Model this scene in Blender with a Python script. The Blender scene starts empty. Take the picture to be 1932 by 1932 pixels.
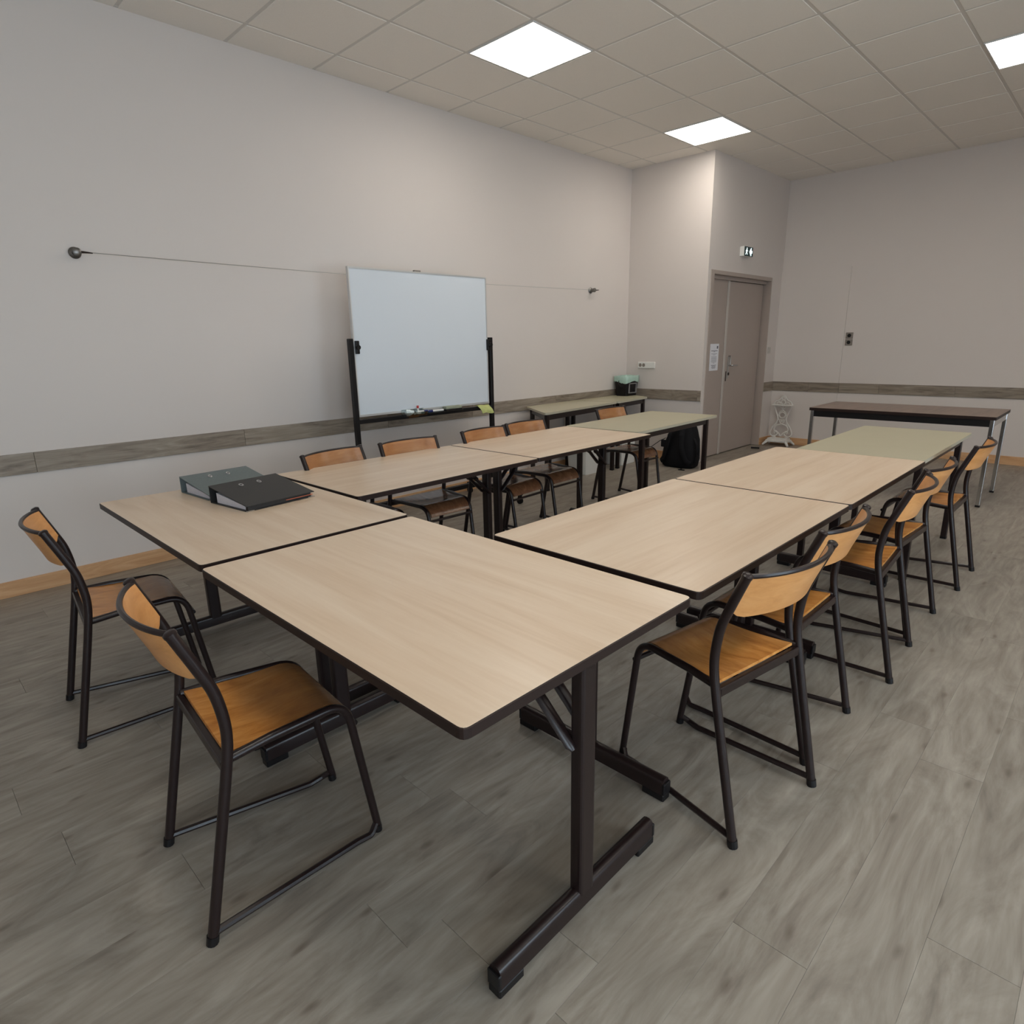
import bpy, bmesh, math, random
from mathutils import Vector, Matrix
random.seed(7)
S = bpy.context.scene
COL = S.collection
PI = math.pi

# ------------------------------------------------------------------ camera, world, exposure
CAMP = (-3.1949, -4.7038, 1.3492)
YAW, PIT, ROL = 0.780326, -0.263433, -0.019793
cam = bpy.data.cameras.new('camera'); camo = bpy.data.objects.new('camera', cam); COL.objects.link(camo)
fw = Vector((math.cos(YAW) * math.cos(PIT), math.sin(YAW) * math.cos(PIT), math.sin(PIT)))
rt = Vector((math.sin(YAW), -math.cos(YAW), 0)); up = rt.cross(fw)
r2 = rt * math.cos(ROL) + up * math.sin(ROL); u2 = -rt * math.sin(ROL) + up * math.cos(ROL)
M = Matrix((r2, u2, -fw)).transposed().to_4x4(); M.translation = Vector(CAMP); camo.matrix_world = M
cam.sensor_width = 36; cam.lens = 36 * 1176.78 / 1932; cam.clip_start = 0.05
S.camera = camo

W = bpy.data.worlds.new('world'); S.world = W; W.use_nodes = True
bg = W.node_tree.nodes['Background']; bg.inputs[0].default_value = (0.72, 0.85, 1.0, 1); bg.inputs[1].default_value = 7.6

S.view_settings.view_transform = 'Standard'; S.view_settings.look = 'None'
S.view_settings.exposure = 0.26; S.view_settings.gamma = 1; S.view_settings.use_curve_mapping = False
S.cycles.max_bounces = 8; S.cycles.diffuse_bounces = 5; S.cycles.glossy_bounces = 3
S.cycles.caustics_reflective = False; S.cycles.caustics_refractive = False
S.cycles.sample_clamp_indirect = 4
PANEL = 10.8          # radiance of the ceiling light diffusers

H = 3.197            # ceiling height
YL = -0.296          # left wall plane
XS = 3.265           # face of the step wall
YD = -1.290          # wall with the door
XB = 5.187           # far wall
YR = -7.5            # window wall (out of view)
XR = -5.4            # wall behind the camera

# ------------------------------------------------------------------ materials
def new_mat(name):
    m = bpy.data.materials.new(name); m.use_nodes = True
    nt = m.node_tree; b = nt.nodes['Principled BSDF']
    return m, nt, b
def N(nt, t, **kw):
    n = nt.nodes.new(t)
    for k, v in kw.items(): setattr(n, k, v)
    return n
def L(nt, a, b): nt.links.new(a, b)
def plain(name, col, rough=0.5, metal=0.0, spec=0.5, noise=0.0, scale=30, bump=0.0):
    m, nt, b = new_mat(name)
    b.inputs['Roughness'].default_value = rough; b.inputs['Metallic'].default_value = metal
    b.inputs['Specular IOR Level'].default_value = spec
    tc = N(nt, 'ShaderNodeTexCoord'); nz = N(nt, 'ShaderNodeTexNoise')
    nz.inputs['Scale'].default_value = scale; nz.inputs['Detail'].default_value = 4
    L(nt, tc.outputs['Object'], nz.inputs['Vector'])
    mx = N(nt, 'ShaderNodeMix', data_type='RGBA')
    k = 1 + noise; d = 1 - noise
    mx.inputs['A'].default_value = (col[0] * d, col[1] * d, col[2] * d, 1)
    mx.inputs['B'].default_value = (min(1, col[0] * k), min(1, col[1] * k), min(1, col[2] * k), 1)
    L(nt, nz.outputs['Fac'], mx.inputs['Factor']); L(nt, mx.outputs['Result'], b.inputs['Base Color'])
    if bump:
        bp = N(nt, 'ShaderNodeBump'); bp.inputs['Strength'].default_value = bump; bp.inputs['Distance'].default_value = 0.002
        L(nt, nz.outputs['Fac'], bp.inputs['Height']); L(nt, bp.outputs['Normal'], b.inputs['Normal'])
    return m
def emit(name, col, st):
    m, nt, b = new_mat(name)
    b.inputs['Base Color'].default_value = (*col, 1); b.inputs['Emission Color'].default_value = (*col, 1)
    b.inputs['Emission Strength'].default_value = st
    return m
def ramp(nt, stops):
    r = N(nt, 'ShaderNodeValToRGB'); e = r.color_ramp.elements
    while len(e) < len(stops): e.new(0.5)
    for i, (p, c) in enumerate(stops): e[i].position = p; e[i].color = (*c, 1)
    return r
def wood(name, stops, sx, sy, rough=0.45, rnd=8.0, dist=1.2, knots=None, fine=0.25, tint=0.10, bump=0.05, spec=0.4, rvar=0.0, axis=0):
    """grain runs along local X (axis 0); per-object random offset and tint"""
    m, nt, b = new_mat(name)
    tc = N(nt, 'ShaderNodeTexCoord'); oi = N(nt, 'ShaderNodeObjectInfo')
    off = N(nt, 'ShaderNodeVectorMath', operation='SCALE'); off.inputs['Scale'].default_value = rnd
    cv = N(nt, 'ShaderNodeCombineXYZ')
    for i in range(3): L(nt, oi.outputs['Random'], cv.inputs[i])
    L(nt, cv.outputs[0], off.inputs[0])
    add = N(nt, 'ShaderNodeVectorMath', operation='ADD'); L(nt, tc.outputs['Object'], add.inputs[0]); L(nt, off.outputs[0], add.inputs[1])
    mp = N(nt, 'ShaderNodeMapping'); sc = [sy, sy, sy]; sc[axis] = sx; mp.inputs['Scale'].default_value = sc
    L(nt, add.outputs[0], mp.inputs['Vector'])
    n1 = N(nt, 'ShaderNodeTexNoise'); n1.inputs['Scale'].default_value = 1.0; n1.inputs['Detail'].default_value = 5
    n1.inputs['Roughness'].default_value = 0.62; n1.inputs['Distortion'].default_value = dist
    L(nt, mp.outputs[0], n1.inputs['Vector'])
    mp2 = N(nt, 'ShaderNodeMapping'); sc = [sy * 9, sy * 9, sy * 9]; sc[axis] = sx * 3; mp2.inputs['Scale'].default_value = sc
    L(nt, add.outputs[0], mp2.inputs['Vector'])
    n2 = N(nt, 'ShaderNodeTexNoise'); n2.inputs['Scale'].default_value = 1.0; n2.inputs['Detail'].default_value = 3
    L(nt, mp2.outputs[0], n2.inputs['Vector'])
    r = ramp(nt, stops)
    ma = N(nt, 'ShaderNodeMath', operation='MULTIPLY_ADD'); ma.inputs[1].default_value = fine; 
    sb = N(nt, 'ShaderNodeMath', operation='SUBTRACT'); sb.inputs[1].default_value = 0.5
    L(nt, n2.outputs['Fac'], sb.inputs[0]); L(nt, sb.outputs[0], ma.inputs[0]); L(nt, n1.outputs['Fac'], ma.inputs[2])
    L(nt, ma.outputs[0], r.inputs['Fac'])
    colr = r.outputs['Color']
    if knots:
        mk = N(nt, 'ShaderNodeMapping'); sc = [knots[1]] * 3; sc[axis] = knots[0]; mk.inputs['Scale'].default_value = sc
        L(nt, add.outputs[0], mk.inputs['Vector'])
        vo = N(nt, 'ShaderNodeTexVoronoi', voronoi_dimensions='2D'); vo.inputs['Scale'].default_value = 1
        sx_ = N(nt, 'ShaderNodeSeparateXYZ'); cx_ = N(nt, 'ShaderNodeCombineXYZ'); ay_ = N(nt, 'ShaderNodeMath', operation='ADD')
        nd = N(nt, 'ShaderNodeTexNoise'); nd.inputs['Scale'].default_value = 7
        L(nt, add.outputs[0], nd.inputs['Vector'])
        am = N(nt, 'ShaderNodeMix', data_type='VECTOR'); am.inputs['Factor'].default_value = 0.10
        L(nt, mk.outputs[0], am.inputs['A']); L(nt, nd.outputs['Color'], am.inputs['B']); L(nt, am.outputs['Result'], sx_.inputs[0]); L(nt, sx_.outputs['X'], cx_.inputs['X']); L(nt, sx_.outputs['Y'], ay_.inputs[0]); L(nt, sx_.outputs['Z'], ay_.inputs[1]); L(nt, ay_.outputs[0], cx_.inputs['Y']); L(nt, cx_.outputs[0], vo.inputs['Vector'])
        kr = ramp(nt, [(0.0, (0.9,) * 3), (0.03, (0.6,) * 3), (0.06, (0.15,) * 3), (0.15, (0, 0, 0))]); L(nt, vo.outputs['Distance'], kr.inputs['Fac'])
        mk2 = N(nt, 'ShaderNodeMix', data_type='RGBA'); mk2.inputs['B'].default_value = (*knots[2], 1)
        kf = N(nt, 'ShaderNodeMath', operation='MULTIPLY'); kf.inputs[1].default_value = 0.75
        L(nt, kr.outputs['Color'], kf.inputs[0]); L(nt, kf.outputs[0], mk2.inputs['Factor']); L(nt, colr, mk2.inputs['A']); colr = mk2.outputs['Result']
    hs = N(nt, 'ShaderNodeHueSaturation')
    mr = N(nt, 'ShaderNodeMapRange'); mr.inputs['To Min'].default_value = 1 - tint; mr.inputs['To Max'].default_value = 1 + tint
    L(nt, oi.outputs['Random'], mr.inputs['Value']); L(nt, mr.outputs[0], hs.inputs['Value']); L(nt, colr, hs.inputs['Color'])
    L(nt, hs.outputs['Color'], b.inputs['Base Color'])
    b.inputs['Roughness'].default_value = rough; b.inputs['Specular IOR Level'].default_value = spec
    if rvar:
        rr = N(nt, 'ShaderNodeMapRange'); rr.inputs['To Min'].default_value = rough - rvar; rr.inputs['To Max'].default_value = rough + rvar
        L(nt, n1.outputs['Fac'], rr.inputs['Value']); L(nt, rr.outputs[0], b.inputs['Roughness'])
    bp = N(nt, 'ShaderNodeBump'); bp.inputs['Strength'].default_value = bump; bp.inputs['Distance'].default_value = 0.002
    L(nt, n2.outputs['Fac'], bp.inputs['Height']); L(nt, bp.outputs['Normal'], b.inputs['Normal'])
    return m

MT = {}
MT['wall'] = plain('wall_paint', (0.665, 0.61, 0.575), 0.75, noise=0.015, scale=2.2, bump=0.03)
MT['tile'] = plain('ceiling_tile', (0.86, 0.81, 0.745), 0.9, noise=0.04, scale=160, bump=0.25)
MT['grid'] = plain('ceiling_grid_metal', (0.66, 0.62, 0.57), 0.5)
MT['void'] = plain('ceiling_void', (0.16, 0.15, 0.14), 0.9)
MT['floor'] = wood('floor_vinyl_plank', [(0.20, (0.165, 0.138, 0.112)), (0.42, (0.240, 0.209, 0.173)), (0.58, (0.300, 0.267, 0.224)), (0.82, (0.385, 0.350, 0.300))],
                   1.7, 6.5, rough=0.42, knots=(2.0, 5.8, (0.10, 0.07, 0.05)), dist=2.6, fine=0.36, tint=0.045, bump=0.10, rvar=0.06)
MT['rail'] = wood('rail_vinyl_plank', [(0.25, (0.13, 0.10, 0.078)), (0.5, (0.26, 0.215, 0.17)), (0.75, (0.37, 0.32, 0.26))],
                  2.0, 16, rough=0.5, knots=(1.3, 7, (0.09, 0.055, 0.035)), dist=1.6, tint=0.10, bump=0.08)
MT['beech'] = wood('beech_baseboard', [(0.3, (0.50, 0.27, 0.125)), (0.5, (0.60, 0.35, 0.18)), (0.7, (0.68, 0.43, 0.24))], 2.5, 20, rough=0.4, tint=0.06)
MT['oak'] = wood('pale_oak_laminate', [(0.22, (0.58, 0.43, 0.29)), (0.42, (0.66, 0.51, 0.37)), (0.6, (0.71, 0.57, 0.43)), (0.8, (0.76, 0.625, 0.485))],
                 0.9, 11, rough=0.33, dist=0.7, fine=0.22, tint=0.02, bump=0.02, spec=0.45)
MT['ply'] = wood('orange_plywood', [(0.25, (0.36, 0.135, 0.032)), (0.45, (0.55, 0.225, 0.052)), (0.62, (0.66, 0.295, 0.078)), (0.8, (0.74, 0.37, 0.125))],
                 5, 22, rough=0.27, dist=1.0, fine=0.2, tint=0.10, bump=0.02, spec=0.5, axis=0)
MT['plyback'] = wood('orange_plywood_back', [(0.25, (0.52, 0.225, 0.07)), (0.45, (0.62, 0.285, 0.095)), (0.62, (0.68, 0.33, 0.12)), (0.8, (0.74, 0.38, 0.15))],
                 4, 20, rough=0.30, dist=0.8, fine=0.15, tint=0.08, bump=0.02, spec=0.5, axis=1)
MT['brown'] = plain('brown_black_enamel', (0.0155, 0.0085, 0.0080), 0.30, spec=0.38, noise=0.25, scale=60)
MT['edge'] = plain('dark_brown_edge', (0.020, 0.0105, 0.0085), 0.45, spec=0.28)
MT['green'] = plain('pale_green_laminate', (0.44, 0.41, 0.29), 0.40, noise=0.04, scale=9)
MT['greenedge'] = plain('pale_edge_band', (0.50, 0.47, 0.37), 0.45, noise=0.04)
MT['walnut'] = wood('brown_laminate', [(0.25, (0.10, 0.06, 0.04)), (0.5, (0.17, 0.11, 0.08)), (0.75, (0.22, 0.15, 0.11))], 1.5, 14, rough=0.3, tint=0.02)
MT['black'] = plain('black_plastic', (0.007, 0.006, 0.0065), 0.42, spec=0.3)
MT['blackfab'] = plain('black_nylon', (0.006, 0.006, 0.0075), 0.8, spec=0.2, noise=0.3, scale=120, bump=0.2)
MT['chrome'] = plain('brushed_chrome', (0.55, 0.55, 0.56), 0.18, metal=1.0)
MT['steel'] = plain('steel', (0.42, 0.42, 0.41), 0.32, metal=0.9)
MT['darksteel'] = plain('dark_steel', (0.20, 0.19, 0.18), 0.35, metal=0.9)
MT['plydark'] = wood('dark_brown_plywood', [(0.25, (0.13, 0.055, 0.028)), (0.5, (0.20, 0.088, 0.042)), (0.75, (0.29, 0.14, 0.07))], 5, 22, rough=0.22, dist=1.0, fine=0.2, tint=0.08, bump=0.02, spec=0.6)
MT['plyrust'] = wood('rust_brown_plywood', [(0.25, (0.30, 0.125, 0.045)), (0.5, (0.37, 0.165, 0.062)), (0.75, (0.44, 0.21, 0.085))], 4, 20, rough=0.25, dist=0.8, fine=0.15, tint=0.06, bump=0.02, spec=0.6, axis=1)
MT['alu'] = plain('aluminium', (0.62, 0.63, 0.63), 0.4, metal=0.6)
MT['board'] = plain('whiteboard_enamel', (0.64, 0.695, 0.755), 0.22, spec=0.6, noise=0.01, scale=3)
MT['door'] = plain('taupe_door_paint', (0.40, 0.335, 0.295), 0.5, noise=0.02)
MT['doorstrip'] = plain('taupe_door_strip', (0.50, 0.46, 0.42), 0.35)
MT['white'] = plain('white_plastic', (0.74, 0.74, 0.71), 0.4)
MT['offwhite'] = plain('white_iron_paint', (0.72, 0.70, 0.66), 0.5, noise=0.05, scale=40)
MT['greyplate'] = plain('grey_socket_plate', (0.22, 0.19, 0.165), 0.5)
MT['paper'] = plain('paper', (0.80, 0.80, 0.84), 0.8)
MT['ink'] = plain('grey_ink', (0.12, 0.12, 0.16), 0.8)
MT['greycard'] = plain('grey_marbled_card', (0.13, 0.16, 0.165), 0.6, noise=0.15, scale=90)
MT['blackcard'] = plain('black_card', (0.022, 0.021, 0.021), 0.5, noise=0.15, scale=90)
MT['pages'] = plain('paper_stack', (0.66, 0.66, 0.74), 0.8, noise=0.15, scale=200)
MT['redpaper'] = plain('orange_divider', (0.55, 0.14, 0.07), 0.7)
MT['mint'] = plain('mint_plastic_bag', (0.42, 0.60, 0.52), 0.3, noise=0.12, scale=25, bump=0.5)
MT['cloth'] = plain('yellow_green_cloth', (0.50, 0.53, 0.20), 0.85, noise=0.08, scale=50, bump=0.3)
MT['eraser'] = plain('grey_green_felt', (0.28, 0.30, 0.22), 0.8, noise=0.1)
MT['red'] = plain('red_plastic', (0.50, 0.03, 0.03), 0.4)
MT['blue'] = plain('blue_plastic', (0.02, 0.03, 0.14), 0.4)
MT['teal'] = plain('teal_plastic', (0.03, 0.16, 0.16), 0.4)
MT['exitgreen'] = plain('dark_green_sign', (0.01, 0.045, 0.05), 0.4)
MT['exitlit'] = emit('lit_pictogram', (0.80, 1.0, 1.0), 1.3)
MT['panel'] = emit('light_diffuser', (1.0, 0.93, 0.835), PANEL)
MT['lampframe'] = plain('lamp_frame_white', (0.7, 0.7, 0.7), 0.5)
MT['greybox'] = plain('grey_plastic_box', (0.22, 0.21, 0.21), 0.5)
def add_wear_shade(name, src, x0, x1, col, amt):
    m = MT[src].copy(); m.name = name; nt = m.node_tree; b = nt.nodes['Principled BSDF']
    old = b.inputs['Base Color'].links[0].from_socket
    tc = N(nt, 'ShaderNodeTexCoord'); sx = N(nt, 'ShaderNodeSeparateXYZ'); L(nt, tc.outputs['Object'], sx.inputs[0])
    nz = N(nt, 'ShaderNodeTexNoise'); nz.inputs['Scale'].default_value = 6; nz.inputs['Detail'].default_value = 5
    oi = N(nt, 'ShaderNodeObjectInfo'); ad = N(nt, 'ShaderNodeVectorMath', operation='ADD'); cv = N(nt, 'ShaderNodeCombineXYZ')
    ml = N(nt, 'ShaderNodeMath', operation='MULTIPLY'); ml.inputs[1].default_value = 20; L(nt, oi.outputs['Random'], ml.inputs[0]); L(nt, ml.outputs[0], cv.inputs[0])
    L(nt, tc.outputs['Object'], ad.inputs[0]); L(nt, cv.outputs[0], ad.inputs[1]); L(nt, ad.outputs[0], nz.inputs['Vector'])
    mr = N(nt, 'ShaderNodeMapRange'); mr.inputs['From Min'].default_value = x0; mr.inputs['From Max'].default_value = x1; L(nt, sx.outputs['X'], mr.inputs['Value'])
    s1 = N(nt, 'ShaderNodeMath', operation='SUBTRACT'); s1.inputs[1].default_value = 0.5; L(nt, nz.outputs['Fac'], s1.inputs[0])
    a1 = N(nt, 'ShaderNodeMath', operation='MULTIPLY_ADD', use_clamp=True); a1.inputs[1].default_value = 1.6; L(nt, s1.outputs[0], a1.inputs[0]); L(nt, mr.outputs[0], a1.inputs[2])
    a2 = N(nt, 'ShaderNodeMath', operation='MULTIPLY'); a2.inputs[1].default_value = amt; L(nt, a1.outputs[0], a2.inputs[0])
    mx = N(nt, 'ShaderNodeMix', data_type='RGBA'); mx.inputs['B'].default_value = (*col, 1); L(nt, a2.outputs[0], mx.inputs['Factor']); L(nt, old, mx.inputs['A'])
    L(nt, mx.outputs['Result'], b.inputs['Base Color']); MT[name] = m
add_wear_shade('plyseat', 'ply', .17, .34, (0.20, 0.105, 0.055), 0.72)      # worn varnish plus painted dark table reflection over the front half of the seats
def glass(name, tint, f):
    m, nt, b = new_mat(name); out = nt.nodes['Material Output']
    tr = N(nt, 'ShaderNodeBsdfTransparent'); tr.inputs[0].default_value = (*tint, 1)
    gl = N(nt, 'ShaderNodeBsdfGlossy'); gl.inputs['Roughness'].default_value = 0.03
    mx = N(nt, 'ShaderNodeMixShader'); mx.inputs[0].default_value = f
    L(nt, tr.outputs[0], mx.inputs[1]); L(nt, gl.outputs[0], mx.inputs[2]); L(nt, mx.outputs[0], out.inputs['Surface'])
    return m
MT['pane'] = glass('window_glass', (0.97, 0.99, 0.98), 0.06)
MT['clear'] = glass('clear_plastic', (0.90, 0.96, 0.96), 0.30)
MT['film'] = plain('milky_film', (0.72, 0.80, 0.80), 0.25, noise=0.15, scale=60, bump=0.5)

# ------------------------------------------------------------------ mesh helpers
def link(name, me, mat=None, parent=None, loc=None, rz=0, smooth=False):
    if isinstance(me, bmesh.types.BMesh):
        bm = me; me = bpy.data.meshes.new(name); bmesh.ops.recalc_face_normals(bm, faces=bm.faces); bm.to_mesh(me); bm.free()
        if smooth:
            for p in me.polygons: p.use_smooth = True
    o = bpy.data.objects.new(name, me); COL.objects.link(o)
    if mat is not None and not me.materials: me.materials.append(MT[mat])
    if parent is not None: o.parent = parent
    if loc: o.location = loc
    if rz: o.rotation_euler = (0, 0, rz)
    return o
def empty(name, loc=(0, 0, 0), rz=0, parent=None):
    o = bpy.data.objects.new(name, None); COL.objects.link(o); o.location = loc; o.rotation_euler = (0, 0, rz)
    o.empty_display_size = 0.1
    if parent is not None: o.parent = parent
    return o
def tag(o, label, cat, group=None):
    o['label'] = label; o['category'] = cat
    if group: o['group'] = group
    return o
def struct(o): o['kind'] = 'structure'; return o
def box(bm, x0, x1, y0, y1, z0, z1, bev=0.0, seg=2):
    r = bmesh.ops.create_cube(bm, size=1.0); vs = r['verts']
    for v in vs:
        v.co = Vector(((x0 + x1) / 2 + v.co.x * (x1 - x0), (y0 + y1) / 2 + v.co.y * (y1 - y0), (z0 + z1) / 2 + v.co.z * (z1 - z0)))
    if bev:
        es = list({e for v in vs for e in v.link_edges})
        bmesh.ops.bevel(bm, geom=es, offset=bev, segments=seg, affect='EDGES', profile=0.5)
    return vs
def B(x0, x1, y0, y1, z0, z1, bev=0.0, seg=2):
    bm = bmesh.new(); box(bm, x0, x1, y0, y1, z0, z1, bev, seg); return bm
def fillet(pts, rads, n=6):
    """round the inner corners of a 3-D polyline"""
    out = [Vector(pts[0])]
    for i in range(1, len(pts) - 1):
        p = Vector(pts[i]); a = (Vector(pts[i - 1]) - p); b = (Vector(pts[i + 1]) - p)
        r = rads[i - 1] if isinstance(rads, (list, tuple)) else rads
        if r <= 0: out.append(p); continue
        an = a.normalized(); bn = b.normalized(); ang = an.angle(bn)
        d = min(r / math.tan(ang / 2), a.length * 0.49, b.length * 0.49)
        p0 = p + an * d; p1 = p + bn * d
        for k in range(n + 1):
            t = k / n; out.append(p0.lerp(p, t).lerp(p.lerp(p1, t), t))
    out.append(Vector(pts[-1])); return out
def tube(bm, pts, r, n=10, cap=True, closed=False, flat=None):
    pts = [Vector(p) for p in pts]; rings = []; m = len(pts)
    prev = None
    for i, p in enumerate(pts):
        if closed: t = (pts[(i + 1) % m] - pts[i - 1]).normalized()
        elif i == 0: t = (pts[1] - pts[0]).normalized()
        elif i == m - 1: t = (pts[-1] - pts[-2]).normalized()
        else: t = ((pts[i + 1] - p).normalized() + (p - pts[i - 1]).normalized()).normalized()
        if prev is None:
            ref = Vector((0, 0, 1)) if abs(t.z) < 0.9 else Vector((0, 1, 0))
            x = t.cross(ref).normalized()
        else:
            x = (prev - t * prev.dot(t)).normalized()
        prev = x; y = t.cross(x)
        rr = r[i] if isinstance(r, (list, tuple)) else r
        ry = rr * (flat or 1)
        rings.append([bm.verts.new(p + x * math.cos(2 * PI * k / n) * rr + y * math.sin(2 * PI * k / n) * ry) for k in range(n)])
    rng = range(m) if closed else range(m - 1)
    for i in rng:
        a, b = rings[i], rings[(i + 1) % m]
        for k in range(n): bm.faces.new((a[k], a[(k + 1) % n], b[(k + 1) % n], b[k]))
    if cap and not closed:
        bm.faces.new(list(reversed(rings[0]))); bm.faces.new(rings[-1])
def T(pts, r, n=10, **k):
    bm = bmesh.new(); tube(bm, pts, r, n, **k); return bm
def roundpoly(pts, r, n=5):
    out = []; m = len(pts)
    for i in range(m):
        p = Vector(pts[i]); a = Vector(pts[i - 1]) - p; b = Vector(pts[(i + 1) % m]) - p
        an, bn = a.normalized(), b.normalized(); d = min(r / math.tan(an.angle(bn) / 2), a.length * .45, b.length * .45)
        for k in range(n + 1):
            t = k / n; q = (p + an * d).lerp(p, t).lerp(p.lerp(p + bn * d, t), t); out.append(q)
    return out
def prism(bm, poly, z0, z1):
    lo = [bm.verts.new((p[0], p[1], z0)) for p in poly]; hi = [bm.verts.new((p[0], p[1], z1)) for p in poly]
    n = len(poly)
    for i in range(n): bm.faces.new((lo[i], lo[(i + 1) % n], hi[(i + 1) % n], hi[i]))
    bm.faces.new(list(reversed(lo))); bm.faces.new(hi)
def P(poly, z0, z1):
    bm = bmesh.new(); prism(bm, poly, z0, z1); return bm
def lathe(prof, n=20):
    bm = bmesh.new(); rings = []
    for r, z in prof: rings.append([bm.verts.new((r * math.cos(2 * PI * k / n), r * math.sin(2 * PI * k / n), z)) for k in range(n)])
    for a, b in zip(rings, rings[1:]):
        for k in range(n): bm.faces.new((a[k], a[(k + 1) % n], b[(k + 1) % n], b[k]))
    bm.faces.new(list(reversed(rings[0]))); bm.faces.new(rings[-1]); return bm
def grid_sheet(fn, nu, nv, th, nrm=None):
    """thick sheet from fn(u,v)->Vector, thickness th along computed normals"""
    bm = bmesh.new(); Pm = [[Vector(fn(i / nu, j / nv)) for j in range(nv + 1)] for i in range(nu + 1)]
    def nr(i, j):
        a = Pm[min(i + 1, nu)][j] - Pm[max(i - 1, 0)][j]; b = Pm[i][min(j + 1, nv)] - Pm[i][max(j - 1, 0)]
        return a.cross(b).normalized()
    A = [[bm.verts.new(Pm[i][j] + nr(i, j) * th / 2) for j in range(nv + 1)] for i in range(nu + 1)]
    C = [[bm.verts.new(Pm[i][j] - nr(i, j) * th / 2) for j in range(nv + 1)] for i in range(nu + 1)]
    for i in range(nu):
        for j in range(nv):
            bm.faces.new((A[i][j], A[i + 1][j], A[i + 1][j + 1], A[i][j + 1])); bm.faces.new((C[i][j], C[i][j + 1], C[i + 1][j + 1], C[i + 1][j]))
    for i in range(nu):
        bm.faces.new((A[i][0], C[i][0], C[i + 1][0], A[i + 1][0])); bm.faces.new((A[i][nv], A[i + 1][nv], C[i + 1][nv], C[i][nv]))
    for j in range(nv):
        bm.faces.new((A[0][j], A[0][j + 1], C[0][j + 1], C[0][j])); bm.faces.new((A[nu][j], C[nu][j], C[nu][j + 1], A[nu][j + 1]))
    return bm
def autosmooth(o, ang=40):
    me = o.data
    for p in me.polygons: p.use_smooth = True
    try: me.set_sharp_from_angle(angle=math.radians(ang))
    except Exception: pass
    return o
KIDS = {}
def copy_tree(o, parent=None):
    c = o.copy(); COL.objects.link(c)
    if parent is not None: c.parent = parent
    for ch in list(o.children): copy_tree(ch, c)
    return c

# ------------------------------------------------------------------ floor (planks laid along X)
fb = struct(link('floor', B(XR - .1, XB + .1, YR - .1, YL + .1, -0.12, -0.005), 'void'))
PW, PL = 0.1715, 1.20; Y0 = -3.203
anchor = {-9: -1.722, -8: -1.00, -7: -1.992, -5: -2.298, -4: -2.470, -3: -2.572, -2: -2.158, -1: None, 0: -2.837, 1: None, 2: None, 4: -3.12}
pm = bpy.data.meshes.new('plank'); bmp = B(0, PL - 0.0007, 0, PW - 0.0003, -0.006, 0.0, 0.0003, 1); bmp.to_mesh(pm); bmp.free(); pm.materials.append(MT['floor'])
rest = bmesh.new()
def row_anchor(k):
    a = anchor.get(k)
    if a is None: a = -2.9 + ((k * 0.437) % 1.0) * PL
    return a
kmax = int(math.ceil((YL - Y0) / PW)); kmin = int(math.floor((YR - Y0) / PW))
for k in range(kmin, kmax):
    y = Y0 + k * PW; a = row_anchor(k); x = a - math.ceil((a - XR) / PL) * PL
    wy = min(PW, YL - y)
    while x < XB:
        x1 = min(x + PL, XB); x0 = max(x, XR)
        if x1 - x0 > 0.02:
            seen = (x1 > -3.6 and y > -5.3)
            full = (x0 == x and x1 == x + PL and wy == PW)
            if seen:
                if full: o = link('plank', pm, None, fb, (x, y, 0))
                else: o = link('plank', B(0, x1 - x0 - .0007, 0, wy - .0003, -0.006, 0, 0.0003, 1), 'floor', fb, (x0, y, 0))
            else: box(rest, x0, x1 - .0012, y, y + wy - .001, -0.006, 0)
        x += PL
o = link('plank_field', rest, 'floor', fb); o['kind'] = 'stuff'

# ------------------------------------------------------------------ walls
def wall(name, *b): return struct(link(name, B(*b), 'wall'))
wall('wall_left', XR - .15, XS, YL, YL + .15, 0, H + .06)
wall('wall_step', XS, XS + .055, YD + .15, YL + .15, 0, H + .06)
wb = bmesh.new()      # wall with the door opening
DX0, DX1, DZ = 3.40, 4.872, 2.03
box(wb, XS, DX0 - .075, YD, YD + .15, 0, H + .06); box(wb, DX1 + .013, XB + .15, YD, YD + .15, 0, H + .06); box(wb, DX0 - .075, DX1 + .013, YD, YD + .15, DZ + .042, H + .06)
struct(link('wall_door', wb, 'wall'))
wall('wall_back', XB, XB + .15, YR - .15, YD, 0, H + .06)
wall('wall_boxing', XB - .015, XB, -2.10, YD, 0, 2.152)['label'] = 'shallow painted boxing over an old opening'
wall('wall_rear', XR - .15, XR, YR - .15, YL, 0, H + .06)
ww = bmesh.new(); WX = [(-5.1, -2.9), (-1.7, -0.1)]; WZ0, WZ1 = 0.12, 2.30
xs = [XR - .15] + [v for p in WX for v in p] + [XB + .15]
for i in range(0, len(xs), 2): box(ww, xs[i], xs[i + 1], YR - .15, YR, 0, H + .06)
for a, b in WX: box(ww, a, b, YR - .15, YR, 0, WZ0); box(ww, a, b, YR - .15, YR, WZ1, H + .06)
struct(link('wall_right', ww, 'wall'))
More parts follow.
